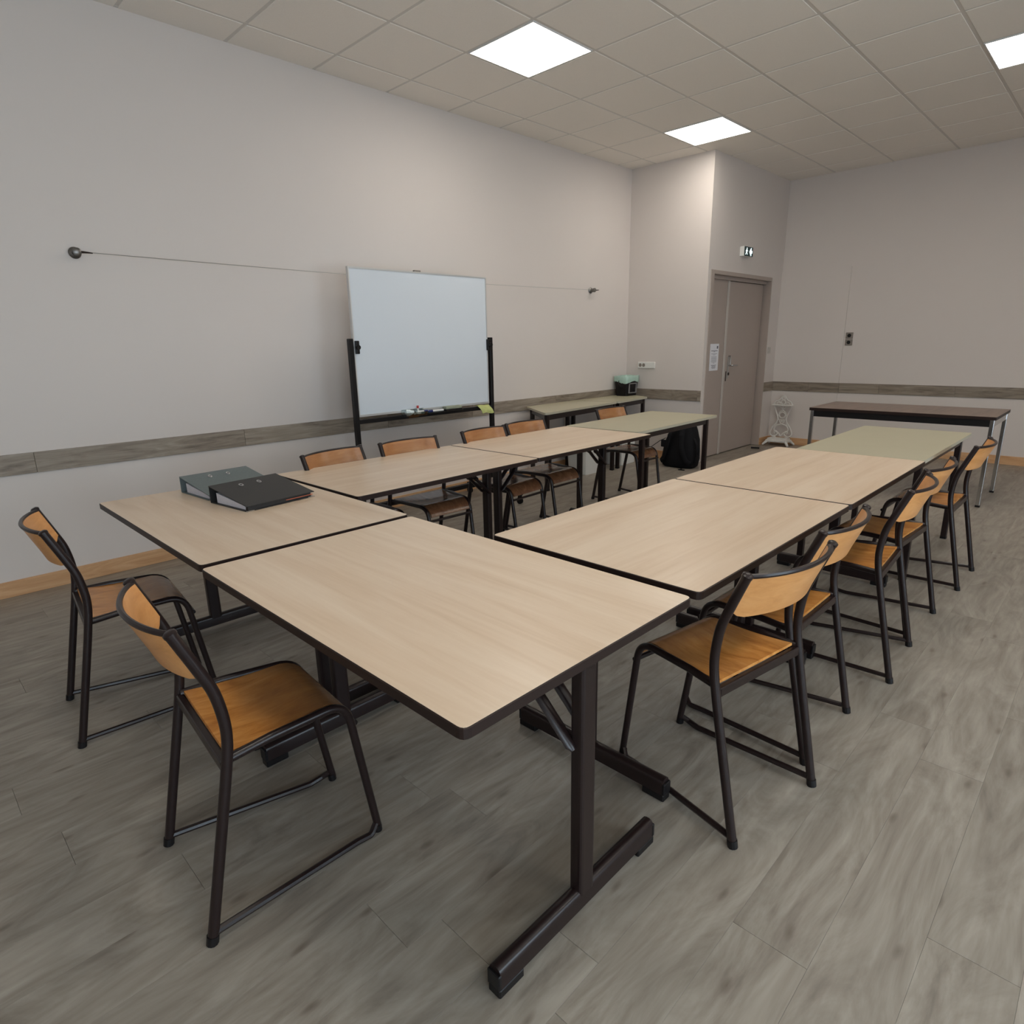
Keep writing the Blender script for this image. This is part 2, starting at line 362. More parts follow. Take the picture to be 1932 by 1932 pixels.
for i, (a, b) in enumerate(WX):
    w = struct(empty('window_%d' % (i + 1), ((a + b) / 2, YR - .08, WZ0)))
    hw, hh = (b - a) / 2, WZ1 - WZ0
    fr = bmesh.new(); box(fr, -hw, -hw + .06, -.03, .03, 0, hh); box(fr, hw - .06, hw, -.03, .03, 0, hh); box(fr, -hw + .06, hw - .06, -.03, .03, 0, .06)
    box(fr, -hw + .06, hw - .06, -.03, .03, hh - .06, hh); box(fr, -.04, .04, -.03, .03, .06, hh - .06)
    link('window_frame', fr, 'white', w)
    for s in (-1, 1): link('pane', B(min(s * .04, s * (hw - .06)), max(s * .04, s * (hw - .06)), -.003, .003, .06, hh - .06), 'pane', w)
    pl = bpy.data.lights.new('portal', 'AREA'); pl.shape = 'RECTANGLE'; pl.size = b - a; pl.size_y = hh; pl.cycles.is_portal = True
    po = bpy.data.objects.new('window_portal', pl); COL.objects.link(po); po.location = ((a + b) / 2, YR + .01, (WZ0 + WZ1) / 2); po.rotation_euler = (PI / 2, 0, 0)

# dado rail made of floor plank strips
RZ0, RZ1 = 0.691, 0.807
def strip(name, segs, mat, th, z0, z1, joints, piece):
    """segs: list of (x0,y0,x1,y1, nx,ny)"""
    r = struct(empty(name))
    for (x0, y0, x1, y1, nx, ny) in segs:
        Lx = math.hypot(x1 - x0, y1 - y0); a = math.atan2(y1 - y0, x1 - x0)
        t = 0; jj = list(joints)
        cuts = [0.0] + [c for c in jj if 0 < c < Lx] + [Lx]
        for c0, c1 in zip(cuts, cuts[1:]):
            s = 1 if (-math.sin(a) * nx + math.cos(a) * ny) > 0 else -1
            link(piece, B(0, c1 - c0 - .0015, min(0, s * th), max(0, s * th), z0, z1, .0012, 1), mat, r, (x0 + math.cos(a) * c0, y0 + math.sin(a) * c0, 0), a)
    return r
strip('trim_1', [(XR, YL, XS, YL, 0, -1)], 'rail', .012, RZ0, RZ1, [0.55, 1.75, 2.8, 4.0, 5.2, 6.15, 7.35], 'board')
strip('trim_2', [(XS, YL - .012, XS, YD + .004, -1, 0)], 'rail', .012, RZ0, RZ1, [0.62, 0.94], 'board')
strip('trim_3', [(DX1 + .014, YD, XB - .015, YD, 0, -1)], 'rail', .012, RZ0, RZ1, [], 'board')
strip('trim_4', [(XB - .015, YD - .012, XB - .015, -2.112, -1, 0), (XB, -2.10, XB, YR, -1, 0)], 'rail', .012, RZ0, RZ1, [0.45, 1.2, 2.4, 3.6, 4.8], 'board')
strip('baseboard_left', [(XR, YL, XS, YL, 0, -1)], 'beech', .011, 0.0, 0.092, [2.1, 4.4, 6.7], 'board')
strip('baseboard_step', [(XS, YL - .011, XS, YD + .004, -1, 0)], 'beech', .011, 0.0, 0.092, [], 'board')
strip('baseboard_door', [(DX1 + .014, YD, XB - .015, YD, 0, -1)], 'beech', .011, 0.0, 0.092, [], 'board')
strip('baseboard_back', [(XB - .015, YD - .011, XB - .015, -2.111, -1, 0), (XB, -2.10, XB, YR, -1, 0)], 'beech', .011, 0.0, 0.092, [2.2, 4.4], 'board')

# ------------------------------------------------------------------ ceiling
cl = struct(link('ceiling', B(XR - .1, XB + .1, YR - .1, YL + .1, H + .03, H + .12), 'void'))
CW, G = 0.6, 0.022
lights = [(i, j) for i in (-4, 0, 4) for j in (2, 6, 10) if (i, j) != (-4, 2)]
tm = bpy.data.meshes.new('ceiling_tile'); b_ = B(0, CW - G, 0, CW - G, H, H + .014, .002, 1); b_.to_mesh(tm); b_.free(); tm.materials.append(MT['tile'])
restt = bmesh.new()
imin, imax = int(math.floor(XR / CW)), int(math.ceil(XB / CW)); jmax = int(math.ceil(-YR / CW))
inroom = lambda x, y: not (x > XS and y > YD)
for i in range(imin, imax):
    for j in range(0, jmax):
        if (i, j) in lights: continue
        x0, x1 = i * CW + G / 2, (i + 1) * CW - G / 2; y1, y0 = -j * CW - G / 2, -(j + 1) * CW + G / 2
        x0, x1 = max(x0, XR), min(x1, XB); y0, y1 = max(y0, YR), min(y1, YL)
        if x0 >= XS and y0 >= YD: continue
        full = abs(x1 - x0 - (CW - G)) < 1e-5 and abs(y1 - y0 - (CW - G)) < 1e-5
        if x1 > XS and y1 > YD:      # cut round the step
            if y0 < YD and x0 >= XS: y1 = YD
            elif y0 < YD and x0 < XS:
                bm = B(x0, x1, y0, YD, H, H + .014); box(bm, x0, XS, YD, y1, H, H + .014); link('ceiling_tile', bm, 'tile', cl); continue
            else: x1 = XS
            full = False
        if x1 - x0 < .01 or y1 - y0 < .01: continue
        vis = x1 > -2.6 and (i > -4 or j < 5) and j < 10
        if not vis: box(restt, x0, x1, y0, y1, H, H + .014); continue
        if full: link('ceiling_tile', tm, None, cl, (x0, y0, 0))
        else: link('ceiling_tile', B(0, x1 - x0, 0, y1 - y0, H, H + .014, .002, 1), 'tile', cl, (x0, y0, 0))
o = link('ceiling_tile_field', restt, 'tile', cl); o['kind'] = 'stuff'
for i in range(imin + 1, imax):      # T bars across the room
    ye = YL if i * CW < XS else YD
    link('grid_bar', B(i * CW - .012, i * CW + .012, YR, ye, H + .0035, H + .03), 'grid', cl)
for j in range(1, jmax):
    xe = XS if -j * CW > YD else XB
    link('grid_bar', B(XR, xe, -j * CW - .012, -j * CW + .012, H + .0030, H + .0295), 'grid', cl)
ea = bmesh.new()
box(ea, XR, XS, YL - .018, YL, H + .001, H + .03); box(ea, XS - .018, XS, YD, YL, H + .001, H + .03); box(ea, XS, XB, YD - .018, YD, H + .001, H + .03); box(ea, XB - .018, XB, YR, YD, H + .001, H + .03)
link('edge_angle', ea, 'grid', cl)

proto = None
lab = {(0, 2): 'square flat ceiling light nearest the camera, above the whiteboard wall', (4, 2): 'square flat ceiling light near the protruding wall corner and the door',
       (4, 6): 'square ceiling light cut off by the right edge of the photo'}
for (i, j) in lights:
    x, y = (i + .5) * CW, -(j + .5) * CW
    if proto is None:
        proto = t = empty('ceiling_light', (x, y, H))
        f = bmesh.new(); h = .2885
        box(f, -h, h, -h, -h + .008, -.004, .02); box(f, -h, h, h - .008, h, -.004, .02); box(f, -h, -h + .008, -h + .008, h - .008, -.004, .02); box(f, h - .008, h, -h + .008, h - .008, -.004, .02)
        link('frame', f, 'lampframe', t); link('diffuser', B(-h + .008, h - .008, -h + .008, h - .008, -.002, .016), 'panel', t)
    else: t = copy_tree(proto); t.location = (x, y, H)
    if (i, j) in lab: tag(t, lab[(i, j)], 'light', 'ceiling light panels')
    else: tag(t, 'square flat ceiling light out of frame, %s and %s' % ({-4: 'behind the near tables', 0: 'above the middle tables', 4: 'by the far wall'}[i], {2: 'by the whiteboard wall', 6: 'along the room centre', 10: 'by the window wall'}[j]), 'light', 'ceiling light panels')

# ------------------------------------------------------------------ door
d = struct(empty('door_1', (0, YD, 0)))
f = bmesh.new()
box(f, DX0 - .075, DX0, -.006, .14, 0, DZ + .042, .003, 1); box(f, DX1, DX1 + .013, -.006, .14, 0, DZ + .042, .003, 1); box(f, DX0, DX1, -.006, .14, DZ, DZ + .042, .003, 1)
box(f, DX0, DX1, .055, .085, DZ - .035, DZ); 
link('door_frame', f, 'door', d)
link('door_leaf', B(DX0 + .003, 3.925, .088, .128, .008, DZ - .008, .003, 1), 'door', d)
ml = link('door_leaf', B(3.938, DX1 - .02, .088, .128, .008, DZ - .038, .003, 1), 'door', d)
link('shadow_sheet', B(DX0, DX1, .132, .14, 0, DZ), 'black', d)['label'] = 'black sheet standing in for the shade behind the door leaves'  # black sheet put in for the shade behind the leaves
link('cover_strip', B(3.905, 3.948, .078, .089, .004, DZ - .035, .003, 1), 'doorstrip', d)
hp = link('handle_plate', B(4.025, 4.062, .081, .088, .90, 1.15, .003, 2), 'steel', ml)
hb = bmesh.new(); tube(hb, fillet([(4.043, .085, 1.05), (4.043, .030, 1.05), (4.165, .030, 1.05)], .012), .009, 10)
tube(hb, [(4.043, .087, 1.16), (4.043, .060, 1.16), (4.043, .060, 1.06)], .008, 8)
autosmooth(link('door_handle', hb, 'chrome', ml))
link('lock', B(4.035, 4.072, .076, .088, .935, .970, .006, 2), 'edge', ml)
link('lock_pull', B(3.992, 4.000, .080, .0885, .87, .985, .002, 1), 'edge', ml)
no = tag(empty('notice', (3.675, YD + .086, 1.155)), 'white printed notice sheet taped to the narrow door leaf', 'notice')
link('sheet', B(-.105, .105, -.0012, 0, -.149, .149), 'paper', no)
pr = bmesh.new(); zz = .125
box(pr, .055, .085, -.0018, -.0012, .095, .125)
for k, (w_, hgt) in enumerate([(.075, .006), (.02, .004), (.0, 0), (.07, .003), (.03, .003), (0, 0), (.065, .003), (.06, .003), (.068, .003), (.06, .003), (.07, .003), (.055, .003), (.02, .003), (0, 0), (.06, .005), (.045, .005), (.05, .005), (.04, .004)]):
    z = .075 - k * .0115
    if w_: box(pr, -w_, w_, -.0018, -.0012, z - hgt, z)
link('print', pr, 'ink', no)
tag(link('door_wedge', P([(-.05, -.015), (.05, -.02), (.05, .02), (-.05, .015)], 0, .018), 'black', None, (4.60, YD - .085, 0), -1.2), 'small black door wedge lying on the floor by the grey door', 'doorstop')

# exit sign
ex = tag(empty('exit_sign', (4.067, YD, 2.30)), 'small lit dark green emergency exit sign above the grey door', 'sign')
link('casing', B(-.108, .108, -.052, 0, -.052, .050, .004, 2), 'white', ex)
link('sign_face', B(-.106, .106, -.056, -.051, -.050, .048, .001, 1), 'exitgreen', ex)
fg = bmesh.new(); yb, yf = -.0575, -.0555
def flat(bm, pts):
    lo = [bm.verts.new((x, yf, z)) for x, z in pts]; hi = [bm.verts.new((x, yb, z)) for x, z in pts]; n = len(pts)
    for i in range(n): bm.faces.new((lo[i], lo[(i + 1) % n], hi[(i + 1) % n], hi[i]))
    bm.faces.new(lo); bm.faces.new(list(reversed(hi)))
flat(fg, [(-.052 + .008 * math.cos(a * PI / 4), .029 + .008 * math.sin(a * PI / 4)) for a in range(8)])
flat(fg, [(-.064, .018), (-.046, .020), (-.040, .000), (-.050, -.012), (-.066, -.006)])
flat(fg, [(-.046, .016), (-.028, .004), (-.031, -.001), (-.048, .008)]); flat(fg, [(-.064, .016), (-.080, .000), (-.076, -.004), (-.062, .008)])
flat(fg, [(-.052, -.010), (-.036, -.022), (-.036, -.036), (-.042, -.036), (-.044, -.024), (-.060, -.012)]); flat(fg, [(-.066, -.006), (-.074, -.026), (-.088, -.034), (-.086, -.038), (-.068, -.030), (-.058, -.010)])
link('running_figure', fg, 'exitlit', ex)
fa = bmesh.new(); flat(fa, [(.012, -.002), (.050, .040), (.062, .040), (.062, -.044), (.050, -.044)]); flat(fa, [(.062, .012), (.084, .012), (.084, -.016), (.062, -.016)])
link('arrow', fa, 'exitlit', ex)

# electrical bits
sk = tag(empty('socket_strip', (XS, -.582, 1.078)), 'wide white twin power socket plate on the protruding wall', 'socket')
link('plate', B(-.024, 0, -.112, .112, -.036, .036, .005, 2), 'white', sk)
for y in (.078, .032):
    bm = lathe([(.020, -.001), (.020, .001)], 16); bmesh.ops.rotate(bm, verts=bm.verts, cent=(0, 0, 0), matrix=Matrix.Rotation(PI / 2, 3, 'Y')); link('socket_well', bm, 'greyplate', sk, (-.0245, y, 0))
for k, z in enumerate((1.367, 1.288)):
    sk = tag(empty('wall_socket', (XB, -2.158, z)), ('upper' if k == 0 else 'lower') + ' of the two grey wall sockets on the far wall', 'socket', 'stacked grey wall sockets')
    link('plate', B(-.012, 0, -.040, .040, -.036, .036, .004, 2), 'greyplate', sk)
    bm = lathe([(.021, -.001), (.021, .001)], 16); bmesh.ops.rotate(bm, verts=bm.verts, cent=(0, 0, 0), matrix=Matrix.Rotation(PI / 2, 3, 'Y')); link('socket_well', bm, 'black', sk, (-.0125, 0, 0))
sw = tag(empty('light_switch', (4.965, YD, 1.206)), 'small beige light switch right of the door frame', 'switch')
link('plate', B(-.038, .038, -.010, 0, -.040, .040, .004, 2), 'doorstrip', sw); link('rocker', B(-.022, .022, -.014, -.009, -.025, .025, .002, 1), 'doorstrip', sw)

# picture cable on the left wall
cb = tag(empty('wall_cable', (0.15, YL, 1.888)), 'thin steel cable stretched along the left wall between two anchors', 'cable')
pts = [(-2.30 + 4.70 * t, -.060, .004 - .020 * math.sin(PI * t) ** 1) for t in [k / 16 for k in range(17)]]
link('wire', T(pts, .0018, 6), 'steel', cb)
for x, s in ((-2.365, 1), (2.385, 1)):
    bm = lathe([(.030, 0), (.032, .006), (.026, .012), (.018, .016), (.018, .050), (.022, .055), (.022, .064), (.012, .070)], 20)
    bmesh.ops.rotate(bm, verts=bm.verts, cent=(0, 0, 0), matrix=Matrix.Rotation(PI / 2, 3, 'X'))
    a = autosmooth(link('anchor', bm, 'darksteel', cb, (x, 0, .004)))
    autosmooth(link('tension_screw', T([(-.01, -.060, 0), (.030, -.060, 0), (.075, -.060, -.002 if x < 0 else .004)], [.008, .006, .003], 8), 'edge', a))

# ------------------------------------------------------------------ folding T-leg tables
TZ, TL_, TW = 0.715, 1.200, 0.785
def rr(x0, x1, y0, y1, r, n=4): return roundpoly([(x0, y0, 0), (x1, y0, 0), (x1, y1, 0), (x0, y1, 0)], r, n)
def make_folding():
    t = empty('folding_table')
    hx, hy = TL_ / 2 - .003, TW / 2 - .002
    top = link('tabletop', P(rr(-hx + .003, hx - .003, -hy + .003, hy - .003, .016), TZ - .018, TZ), 'oak', t)
    # dark lipping round the board
    o = rr(-hx, hx, -hy, hy, .020); i = rr(-hx + .003, hx - .003, -hy + .003, hy - .003, .016)
    eb = bmesh.new(); n = len(o)
    ring = []
    for z, poly in ((TZ - .0006, i), (TZ - .0022, o), (TZ - .0225, o), (TZ - .024, i)):
        ring.append([eb.verts.new((p[0], p[1], z)) for p in poly])
    for a, b in zip(ring, ring[1:]):
        for k in range(n): eb.faces.new((a[k], a[(k + 1) % n], b[(k + 1) % n], b[k]))
    eb.faces.new(ring[-1])
    link('edge_band', eb, 'edge', top)
    fr = bmesh.new()
    for s in (-1, 1):
        y0, y1 = sorted((s * (hy - .150), s * (hy - .176))); box(fr, -hx + .068, hx - .068, y0, y1, TZ - .044, TZ - .0235)
        x0, x1 = sorted((s * (hx - .024), s * (hx - .066))); box(fr, x0, x1, -.235, .235, TZ - .044, TZ - .0235)
    link('underframe', fr, 'brown', t)
    lm = bpy.data.meshes.new('leg'); bm = P(rr(-.018, .018, -.027, .027, .010, 3), .06, TZ - .0445); bm.to_mesh(lm); bm.free(); lm.materials.append(MT['brown'])
    fm = bpy.data.meshes.new('foot_bar'); bm = bmesh.new()
    sec = [(-.017, .022), (.017, .022), (.017, .060), (.0155, .067), (.0115, .0725), (.004, .0755), (-.004, .0755), (-.0115, .0725), (-.0155, .067), (-.017, .060)]
    a = [bm.verts.new((x, -.295, z)) for x, z in sec]; b = [bm.verts.new((x, .295, z)) for x, z in sec]
    for k in range(len(sec)): bm.faces.new((a[k], a[(k + 1) % len(sec)], b[(k + 1) % len(sec)], b[k]))
    bm.faces.new(a); bm.faces.new(list(reversed(b))); bmesh.ops.recalc_face_normals(bm, faces=bm.faces)
    bm.to_mesh(fm); bm.free(); fm.materials.append(MT['brown'])
    pmh = bpy.data.meshes.new('foot_pad'); bm = B(-.0185, .0185, -.038, .038, 0, .0235, .003, 1); box(bm, -.0185, .0185, .030, .040, .0235, .062, .002, 1); bm.to_mesh(pmh); bm.free(); pmh.materials.append(MT['black'])
    for s in (-1, 1):
        x = s * (hx - .045)
        link('leg', lm, None, t, (x, 0, 0))
        fbar = autosmooth(link('foot_bar', fm, None, t, (x, 0, 0)), 50)
        link('foot_pad', pmh, None, fbar, (0, .262, 0)); link('foot_pad', pmh, None, fbar, (0, -.262, 0), PI)
        for k in (-1, 1):
            st = bmesh.new(); y = k * .033
            p0 = Vector((x - s * .010, y, .472)); p1 = Vector((x - s * .21, y, TZ - .055)); m_ = p0.lerp(p1, .55)
            tube(st, [p0 + (p0 - m_).normalized() * .012, p0, m_], [.008, .016, .016], 10, flat=.55)
            tube(st, [m_ - (p1 - m_) * .08, p1], .0135, 8, flat=.7)
            tube(st, [m_ - (p1 - m_) * .04, m_ + (p1 - m_) * .12], .0185, 8, flat=.75)
            autosmooth(link('strut', st, 'brown', t))
            link('bracket', B(*sorted((p1.x - .03, p1.x + .03)), y - .012, y + .012, TZ - .066, TZ - .0442, .002, 1), 'brown', t)
    return t
ft = make_folding()
FT = [  # centre x, y, rotation, label
    (-2.209, -3.390, PI / 2 + .000, 'pale oak folding table nearest the camera, its corner pointing at the viewer'),
    (-2.197, -2.168, PI / 2 - .004, 'pale oak folding table carrying the two ring binders'),
    (-1.187, -3.598, 0.0, 'first pale oak folding table of the right row, beside the nearest right chairs'),
    (0.016, -3.600, 0.001, 'second pale oak folding table of the right row, before the pale green table'),
    (-1.187, -1.960, 0.008, 'first pale oak folding table of the left row, in front of the whiteboard'),
    (0.016, -1.945, 0.006, 'second pale oak folding table of the left row, before the pale green table')]
for k, (x, y, a, l_) in enumerate(FT):
    t = ft if k == 0 else copy_tree(ft)
    t.location = (x, y, 0); t.rotation_euler = (0, 0, a); tag(t, l_, 'table', 'pale oak folding tables set in a U')

# ------------------------------------------------------------------ four-leg tables
def make_fixed(name, poly, topz, legs, topmat, edgemat, legmat='brown', apron='brown', th=.020, leg=.0175, inset=.035, aph=.045, r=.018, capx=False, apmats=None):
    """poly: local corner list (ccw); legs: list of (x,y) leg centres joined by aprons in order"""
    t = empty(name)
    top = link('tabletop', P(roundpoly([Vector((*p, 0)) for p in poly], r - .002), topz - .002, topz), topmat, t)
    link('edge_band', P(roundpoly([Vector((*p, 0)) for p in poly], r), topz - th, topz - .0022), edgemat, top)
    for (x, y) in legs:
        lg = link('leg', P(rr(-leg, leg, -leg, leg, .004, 2), .012, topz - th), legmat, t, (x, y, 0))
        link('foot_cap', P(rr(-leg - .001, leg + .001, -leg - .001, leg + .001, .004, 2), 0, .016), 'black', lg)
    n = len(legs)
    for k in range(n):
        a = Vector(legs[k]); b = Vector(legs[(k + 1) % n]); dd = (b - a); ln = dd.length; ang = math.atan2(dd.y, dd.x)
        m_ = apmats[k] if apmats else apron
        link('apron', B(leg, ln - leg, -.011, .011, topz - th - aph, topz - th), m_, t, (a.x, a.y, 0), ang)
    return t
def rectpoly(l, w): return [(-l / 2, -w / 2), (l / 2, -w / 2), (l / 2, w / 2), (-l / 2, w / 2)]
g = make_fixed('school_table', rectpoly(1.31, .655), TZ, [(-.525, -.285), (.525, -.285), (.525, .285), (-.525, .285)], 'green', 'greenedge')
g.location = (1.270, -3.652, 0); tag(g, 'pale green school table ending the right row, last chair beside it', 'table', 'pale green school tables')
g2 = copy_tree(g); g2.location = (1.290, -1.846, 0); g2.rotation_euler = (0, 0, .036); tag(g2, 'pale green school table ending the left row, near the backpack', 'table', 'pale green school tables')
bt = make_fixed('long_table', [(-.36, -.70), (.36, -.70), (.36, .70), (-.36, .70)], .727, [(-.335, -.675), (.335, -.675), (.335, .675), (-.335, .675)], 'walnut', 'edge', legmat='chrome', th=.026, leg=.015, aph=.055, r=.006, apmats=['chrome', 'black', 'chrome', 'black'])
bt.location = (3.258, -3.280, 0); tag(bt, 'long dark brown table with chrome legs before the far wall', 'table')
KZ = .735
def kpoly(pts, name, label):
    c = Vector((sum(p[0] for p in pts) / 4, sum(p[1] for p in pts) / 4))
    loc = [(p[0] - c.x, p[1] - c.y) for p in pts]
    legs = [((Vector(q) - Vector(q).normalized() * .058)) for q in loc]
    t = make_fixed(name, loc, KZ, [tuple(q) for q in legs], 'green', 'greenedge', aph=.05, r=.03)
    t.location = (c.x, c.y, 0); tag(t, label, 'table', 'pale green trapezoid tables'); return t
kpoly([(1.075, -.925), (2.372, -.808), (2.135, -.318), (1.435, -.358)], 'trapezoid_table', 'pale green trapezoid table by the left wall, without the bin')
kpoly([(2.395, -.812), (3.045, -.745), (3.235, -.312), (2.160, -.310)], 'trapezoid_table', 'pale green trapezoid table in the corner, under the small bin')

# ------------------------------------------------------------------ tubular school chair
def ylat(s): return .203 - .055 * s / .467
def chair_parts():
    t = empty('school_chair')
    post = [(0, 0), (.062, .30), (.088, .43), (.099, .50), (.099, .555), (.088, .625), (.066, .685), (.024, .787)]
    front = [(.092, .447), (.20, .452), (.405, .447), (.470, .010)]
    side = {}
    for s in (-1, 1):
        pts = [Vector((a, s * .203, z)) for a, z in post]
        sm = []
        for i in range(len(pts) - 1):       # Catmull-Rom smoothing above the seat
            p0, p1, p2, p3 = pts[max(i - 1, 0)], pts[i], pts[i + 1], pts[min(i + 2, len(pts) - 1)]
            for k in range(4 if i > 0 else 1):
                u = k / 4
                sm.append(0.5 * ((2 * p1) + (p2 - p0) * u + (2 * p0 - 5 * p1 + 4 * p2 - p3) * u * u + (3 * p1 - p0 - 3 * p2 + p3) * u ** 3) if i > 0 else p1)
        sm.append(pts[-1])
        rl = autosmooth(link('leg', T(sm, .0128, 12), 'brown', t))
        cap = bmesh.new(); e = sm[-1]; dr = (sm[-1] - sm[-2]).normalized()
        tube(cap, [e - dr * .004, e + dr * .003, e + dr * .007], [.0142, .0142, .009], 12); autosmooth(link('end_cap', cap, 'brown', rl))
        ff = bmesh.new(); tube(ff, [(0, s * .203, 0), (.004, s * .203, .022)], .0142, 12); link('foot_cap', ff, 'black', rl)
        fp = fillet([(a, s * ylat(a), z) for a, z in front], [0.3, .075], 8)
        fl_ = autosmooth(link('leg', T(fp, .0112, 12), 'brown', t))
        ff = bmesh.new(); tube(ff, [(.4685, s * ylat(.47), 0.0), (.4655, s * ylat(.466), .022)], .0126, 12); link('foot_cap', ff, 'black', fl_)
        rn = fillet([(.004, s * .203, .026), (.40, s * (ylat(.40) + .004), .010), (.440, s * (ylat(.44) + .013), .012), (.466, s * ylat(.466), .030)], [.05, .02], 4)
        autosmooth(link('runner', T(rn, .0092, 8), 'brown', t))
    link('crossbar', B(.080, .100, -.192, .192, .418, .446, .003, 1), 'brown', t)
    autosmooth(link('crossbar', T([(.4280, -ylat(.43), .372), (.4280, ylat(.43), .372)], .008, 8), 'brown', t))
    # seat: plywood between the tubes, rolling down at the front
    prof = []
    for k in range(15):
        u = k / 14
        if u < .62: prof.append((.098 + u / .62 * .245, .4535 - .006 * math.sin(PI * u / .62)))
        else:
            w = (u - .62) / .38 * 1.30; prof.append((.343 + .082 * math.sin(w), .4535 - .084 * (1 - math.cos(w))))
    def fs(u, v):
        i = min(int(u * 14), 13); f_ = u * 14 - i; a = prof[i][0] * (1 - f_) + prof[i + 1][0] * f_; z = prof[i][1] * (1 - f_) + prof[i + 1][1] * f_
        c = v * 2 - 1; yy = c * (ylat(a) - .0125)
        return (a, yy, z - .010 * (1 - c * c) * max(0, 1 - abs(a - .22) / .14))
    seat = link('seat', grid_sheet(fs, 14, 8, .008), 'ply', t, smooth=True); autosmooth(seat, 50)
    # backrest
    def psx(z):       # post position at height z
        for (a0, z0), (a1, z1) in zip(post, post[1:]):
            if z0 <= z <= z1: return a0 + (a1 - a0) * (z - z0) / (z1 - z0)
        return post[-1][0]
    def arc(c): return -.056 * (1 - c * c) ** .85 + .004
    def fbk(u, v):
        c = u * 2 - 1; e = max(0, abs(c) - .80) / .20
        zt = .780; zb = .652 + .022 * e * e + .004
        z = zb + (zt - zb) * v
        return (psx(z) + arc(c), c * .194, z)
    bk = link('backrest', grid_sheet(fbk, 20, 4, .009), 'plyback', t, smooth=True); autosmooth(bk, 50)
    rim = [(psx(.783) + arc(c), c * .198, .783) for c in [(-1 + 2 * k / 20) for k in range(21)]]
    autosmooth(link('top_rim', T(rim, .0070, 8), 'brown', bk))
    return t
ch = chair_parts()
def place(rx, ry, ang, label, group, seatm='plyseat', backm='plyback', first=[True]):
    """rx,ry: point on the floor midway between the rear feet; ang: heading in degrees"""
    t = ch if first[0] else copy_tree(ch); first[0] = False
    t.location = (rx, ry, 0); t.rotation_euler = (0, 0, math.radians(ang)); tag(t, label, 'chair', group)
    for c in t.children:
        nm = c.name.split('.')[0]
        if nm in ('seat', 'backrest'):
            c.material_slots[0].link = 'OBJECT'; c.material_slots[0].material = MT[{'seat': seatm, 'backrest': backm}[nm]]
    return t
GN = 'school chairs at the near end'
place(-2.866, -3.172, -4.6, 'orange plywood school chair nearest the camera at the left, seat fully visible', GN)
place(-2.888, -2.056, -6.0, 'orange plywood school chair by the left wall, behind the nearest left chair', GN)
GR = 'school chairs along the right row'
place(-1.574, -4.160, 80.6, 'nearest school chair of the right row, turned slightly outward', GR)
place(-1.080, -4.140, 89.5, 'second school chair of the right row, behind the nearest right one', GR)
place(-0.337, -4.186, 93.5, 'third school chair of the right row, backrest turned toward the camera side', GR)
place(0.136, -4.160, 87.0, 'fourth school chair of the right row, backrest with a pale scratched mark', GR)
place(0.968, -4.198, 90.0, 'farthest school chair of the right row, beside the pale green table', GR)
GL = 'school chairs tucked in along the left row'
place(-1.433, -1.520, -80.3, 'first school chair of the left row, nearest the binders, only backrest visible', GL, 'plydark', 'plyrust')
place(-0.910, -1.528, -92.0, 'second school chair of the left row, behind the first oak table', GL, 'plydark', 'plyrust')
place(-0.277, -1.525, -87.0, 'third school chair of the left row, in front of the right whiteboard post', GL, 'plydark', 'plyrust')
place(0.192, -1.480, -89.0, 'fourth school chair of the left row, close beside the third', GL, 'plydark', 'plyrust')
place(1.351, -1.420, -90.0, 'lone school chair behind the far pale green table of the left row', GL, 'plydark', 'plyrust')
# scratched paint marks on the fourth right chair are on its own backrest
last = [o for o in COL.objects if o.get('label', '').startswith('fourth school chair of the right')][0]

# ------------------------------------------------------------------ whiteboard on castors
YW = -.72; XL, XRt = -.751, .6025
wbd = tag(empty('whiteboard_stand', ((XL + XRt) / 2, YW, 0)), 'white enamel board on a black wheeled stand by the left wall', 'whiteboard')
cx = (XL + XRt) / 2; hw = (XRt - XL) / 2
for s in (-1, 1):
    link('post', B(s * hw - .016, s * hw + .016, -.020, .020, .05, 1.405, .004, 1), 'black', wbd)
    fo = link('foot', B(s * hw - .02, s * hw + .02, -.345, .345, .075, .105, .004, 1), 'black', wbd)
    for y in (-.325, .325):
        w_ = bmesh.new(); c = lathe([(.016, -.011), (.030, -.011), (.030, .011), (.016, .011)], 16)
        bmesh.ops.rotate(c, verts=c.verts, cent=(0, 0, 0), matrix=Matrix.Rotation(PI / 2, 3, 'Y')); bmesh.ops.translate(c, verts=c.verts, vec=(s * hw, y, .030))
        box(c, s * hw - .014, s * hw + .014, y - .012, y + .012, .055, .078)
        autosmooth(link('castor', c, 'black', fo))
    hb = link('hinge', B(s * (hw - .040) - .014, s * (hw - .040) + .022 * (s > 0) + .014 * (s < 0), -.034, -.008, 1.30, 1.39, .004, 2), 'black', wbd)
    autosmooth(link('knob', T([(s * (hw - .034), -.034, 1.345), (s * (hw - .034), -.055, 1.345)], .016, 12), 'black', hb))
link('crossbar', B(-hw + .016, hw - .016, -.016, .016, .150, .190, .003, 1), 'black', wbd)
link('tray_rail', B(-hw + .016, hw - .016, -.018, .018, .806, .838, .003, 1), 'black', wbd)
link('pen_ledge', B(-.080, .285, -.078, -.018, .834, .838, .001, 1), 'black', wbd)
bx0, bx1 = -.733 - cx, .5615 - cx; bz0, bz1 = .857, 1.882
pn = link('board', B(bx0 + .008, bx1 - .008, -.012, .006, bz0 + .014, bz1 - .010), 'board', wbd)
f = bmesh.new()
box(f, bx0, bx0 + .009, -.015, .009, bz0, bz1); box(f, bx1 - .009, bx1, -.015, .009, bz0, bz1); box(f, bx0 + .009, bx1 - .009, -.015, .009, bz1 - .011, bz1); box(f, bx0 + .009, bx1 - .009, -.018, .009, bz0, bz0 + .015)
link('board_frame', f, 'alu', wbd)
